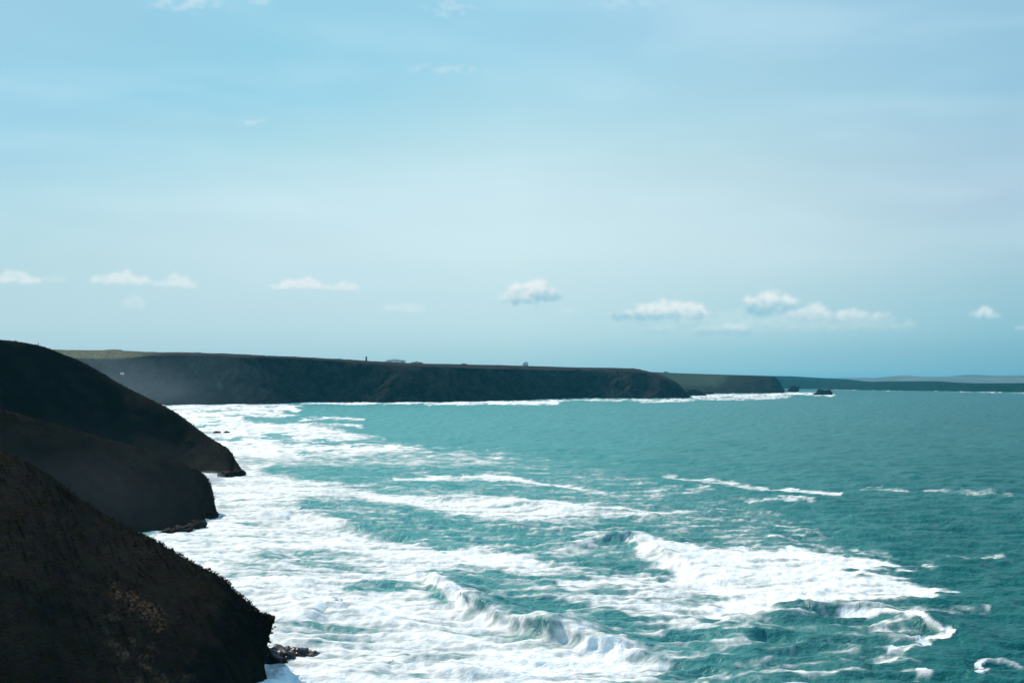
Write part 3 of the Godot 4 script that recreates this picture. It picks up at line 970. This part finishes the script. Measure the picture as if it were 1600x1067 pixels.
	tag(o, "dark rock outcrop just beyond the end of the long cliff", "rock")
	o = rock("outcrop", Vector3((1106 - 800) / LENS * 4800.0, -3, -4800), Vector3(20, 12, 30), 42, stone, Vector3(0.016, 0.016, 0.015), 0.35)
	tag(o, "low dark rock in the surf before the green slope", "rock")
	# --- things on the skyline
	place_skyline(stone, turf)
	var leafy := StandardMaterial3D.new()
	leafy.vertex_color_use_as_albedo = true
	leafy.roughness = 1.0
	leafy.backlight_enabled = true
	leafy.backlight = Color(1, 1, 1)
	leafy.metallic_specular = 0.1
	heather("heather", [o_near], 26000, 0.28, "dark heather tufts covering the nearest headland", leafy)
	heather("heather", [hill, butt], 26000, 0.45, "dark heather tufts covering the second headland and its buttress", leafy)

func tower(rings: Array, sides: int, col: Vector3) -> ArrayMesh:
	# rings of [height, radius]
	var p := PackedVector3Array()
	var c := PackedColorArray()
	for r in rings:
		for i in sides + 1:
			var a := TAU * i / sides
			p.append(Vector3(cos(a) * r[1], r[0], sin(a) * r[1]))
			var f := 0.85 + 0.3 * hash01(i * 3.1 + r[0])
			c.append(Color(col.x * f, col.y * f, col.z * f))
	return grid_mesh(p, c, sides + 1, rings.size())

func wood(wide: float, high: float, n: int, s: int) -> ArrayMesh:
	# a wind-cut clump of trees: stems, and crowns of leaf-sized faces
	var st := SurfaceTool.new()
	st.begin(Mesh.PRIMITIVE_TRIANGLES)
	var rng := RandomNumberGenerator.new()
	rng.seed = s
	for i in n:
		var f := (i + 0.5) / n
		var x := (f - 0.5) * wide
		var top := high * (0.55 + 0.45 * sin(PI * clampf(f * 0.9 + 0.08, 0, 1))) * rng.randf_range(0.85, 1.0)
		var rw := wide / n * 1.1
		for q in 4:
			var a := q * PI / 2
			var v0 := Vector3(x + cos(a) * 0.25, -2.0, sin(a) * 0.25)
			var v1 := Vector3(x + cos(a + PI / 2) * 0.25, -2.0, sin(a + PI / 2) * 0.25)
			st.set_color(Color(0.02, 0.017, 0.013))
			st.add_vertex(v0)
			st.add_vertex(Vector3(x + 0.4, top * 0.7, 0))
			st.add_vertex(v1)
		for q in 150:
			var dir := Vector3(rng.randfn(), rng.randfn(), rng.randfn()).normalized() * pow(rng.randf(), 0.4)
			var at := Vector3(x + dir.x * rw, top * 0.5 + dir.y * top * 0.5, dir.z * rw)
			var e1 := Vector3(rng.randfn(), rng.randfn(), rng.randfn()) * 0.6
			var e2 := Vector3(rng.randfn(), rng.randfn(), rng.randfn()) * 0.6
			var g := rng.randf_range(0.7, 1.3)
			st.set_color(Color(0.018 * g, 0.034 * g, 0.022 * g))
			st.add_vertex(at)
			st.add_vertex(at + e1)
			st.add_vertex(at + e2)
	st.generate_normals()
	return st.commit()

func place_skyline(stone: Material, turf: Material) -> void:
	var white := StandardMaterial3D.new()
	white.albedo_color = Color(0.86, 0.87, 0.86)
	white.roughness = 0.5
	var slate := StandardMaterial3D.new()
	slate.albedo_color = Color(0.25, 0.26, 0.28)
	slate.roughness = 0.8
	var glass := StandardMaterial3D.new()
	glass.albedo_color = Color(0.08, 0.09, 0.1)
	glass.roughness = 0.2
	# the mine chimney
	var c := thing("mine_chimney", spot(572, 566.2, 3262))
	tag(c, "tall narrow stone mine chimney alone on the skyline of the long cliff", "chimney")
	put("plinth", tower([[-3, 2.9], [2.2, 2.9], [2.2, 0.01]], 12, Vector3(0.035, 0.032, 0.03)), stone, c)
	put("stack", tower([[2.2, 2.2], [10.0, 1.65], [10.001, 1.8], [10.5, 1.8], [10.501, 1.6], [13.0, 1.4]], 14, Vector3(0.04, 0.036, 0.033)), stone, c)
	put("cap", tower([[13.0, 1.75], [13.8, 1.75], [13.8, 1.15], [12.4, 1.15]], 14, Vector3(0.034, 0.03, 0.028)), stone, c)
	# the radome
	var r := thing("radome", spot(821, 571.6, 3800))
	tag(r, "white radar dome standing on the plateau of the long cliff", "radar dome")
	var ring := []
	for i in 13:
		var a := lerpf(-0.55, PI / 2, i / 12.0)
		ring.append([4.4 + 8.0 * sin(a), maxf(8.0 * cos(a), 0.01)])
	var dome := put("dome", tower(ring, 32, Vector3(0.7, 0.72, 0.72)), stone, r)
	var b := BoxMesh.new()
	b.size = Vector3(17, 4, 14)
	var base := put("base_building", b, slate, r)
	base.position.y = -1.9
	# the white hut on the slope above the beach
	var h := thing("hut", spot(190, 584.6, 2478))
	tag(h, "tiny white hut on the hazy slope above the far end of the beach", "hut")
	b = BoxMesh.new()
	b.size = Vector3(5.5, 3.4, 4.5)
	var wall := put("wall", b, white, h)
	wall.position.y = 1.0
	var pr := PrismMesh.new()
	pr.size = Vector3(6.0, 1.6, 5.0)
	var roof := put("roof", pr, slate, h)
	roof.position.y = 3.5
	b = BoxMesh.new()
	b.size = Vector3(1.0, 1.9, 0.12)
	var door := put("door", b, glass, h)
	door.position = Vector3(-1.0, 0.6, 2.27)
	# marker post
	var p := thing("marker_post", spot(59, 541.2, 687))
	tag(p, "thin dark post on the skyline of the second headland", "post")
	put("post", tower([[-0.6, 0.2], [1.6, 0.17], [1.7, 0.1], [1.71, 0.005]], 8, Vector3(0.03, 0.026, 0.02)), stone, p)
	# woods and hedges
	var places := [
		["copse", 618, 567.3, 3270, 44.0, 11.5, 10, "larger flat topped clump of trees on the skyline right of the chimney"],
		["copse", 651, 568.6, 3260, 26.0, 6.0, 7, "smaller low clump of trees on the skyline between chimney and radar dome"],
		["hedge", 176, 548.2, 3370, 40.0, 3.6, 10, "dark hedge on the skyline above the olive field"],
		["hedge", 725, 569.8, 3380, 12.0, 3.0, 4, "small bush on the skyline halfway from chimney to radar dome"],
		["hedge", 1041, 582.4, 5840, 16.0, 6.0, 4, "small bush on top of the green headland"],
	]
	for q in places:
		var o := put(q[0], wood(q[4], q[5], q[6], int(q[1])), turf)
		o.position = spot(q[1], q[2], q[3])
		tag(o, q[7], "trees" if q[0] == "copse" else "hedge", "stuff")
	# spray hanging over the far end of the beach, and in the gully behind the near headland
	mist("sea_mist", spot(195, 606, 2330), Vector3(190, 50, 150), 16, Vector3(200, 60, 200), 0.00008, "pale spray haze over the far end of the beach")
	mist("sea_mist", spot(120, 790, 300), Vector3(34, 12, 26), 12, Vector3(30, 14, 26), 0.00010, "faint spray haze in the gully behind the nearest headland")
	mist("sea_mist", afloat(324, 754) + Vector3(0, 1.0, 0), Vector3(5, 2.5, 22), 18, Vector3(4, 3, 9), 0.035, "burst of white spray against the dark buttress")

func mist(called: String, at: Vector3, reach: Vector3, n: int, size: Vector3, dense: float, label: String) -> void:
	# soft spray: many overlapping puffs
	var o := thing(called, at)
	tag(o, label, "mist", "stuff")
	var rng := RandomNumberGenerator.new()
	rng.seed = int(reach.x)
	var m := FogMaterial.new()
	m.albedo = Color(0.9, 0.95, 1.0)
	m.density = dense
	for i in n:
		var f := FogVolume.new()
		f.name = "mist_puff"
		f.shape = RenderingServer.FOG_VOLUME_SHAPE_ELLIPSOID
		f.size = size * rng.randf_range(0.6, 1.8)
		f.position = Vector3(rng.randfn() * reach.x, rng.randfn() * reach.y, rng.randfn() * reach.z) * 0.5
		f.rotation.y = rng.randf() * TAU
		f.material = m
		o.add_child(f, true)

func heather(called: String, lands: Array, n: int, high: float, label: String, mat: Material) -> void:
	# knee-high tufts over the dark slopes
	var rng := RandomNumberGenerator.new()
	rng.seed = n
	var st := SurfaceTool.new()
	st.begin(Mesh.PRIMITIVE_TRIANGLES)
	for q in 16:
		var a := rng.randf() * TAU
		var out := Vector3(cos(a), 0, sin(a)) * rng.randf_range(0.1, 0.6)
		var side := Vector3(-sin(a), 0, cos(a)) * 0.16
		st.add_vertex(out * 0.5 - side)
		st.add_vertex(out * 1.5 + Vector3(0, rng.randf_range(0.5, 1.0), 0))
		st.add_vertex(out * 0.5 + side)
	st.generate_normals()
	var mm := MultiMesh.new()
	mm.transform_format = MultiMesh.TRANSFORM_3D
	mm.use_colors = true
	mm.mesh = st.commit()
	var spots := []
	for l in lands:
		var v: PackedVector3Array = l.mesh.surface_get_arrays(0)[Mesh.ARRAY_VERTEX]
		var nr: PackedVector3Array = l.mesh.surface_get_arrays(0)[Mesh.ARRAY_NORMAL]
		for i in n / lands.size():
			var k := rng.randi() % v.size()
			if v[k].y > rng.randf_range(2.0, 14.0) and nr[k].y > 0.4:
				spots.append(v[k])
	mm.instance_count = spots.size()
	for i in spots.size():
		var b := Basis(Vector3.UP, rng.randf() * TAU).scaled(Vector3.ONE * high * (0.3 + 1.5 * rng.randf() * rng.randf()))
		mm.set_instance_transform(i, Transform3D(b, spots[i] + Vector3(rng.randf() - 0.5, -0.1, rng.randf() - 0.5)))
		var g := rng.randf_range(0.7, 1.4)
		mm.set_instance_color(i, Color(0.017 * g, 0.015 * g, 0.010 * g))
	var o := MultiMeshInstance3D.new()
	o.name = numbered(called)
	o.multimesh = mm
	o.material_override = mat
	add_child(o, true)
	tag(o, label, "heather", "stuff")
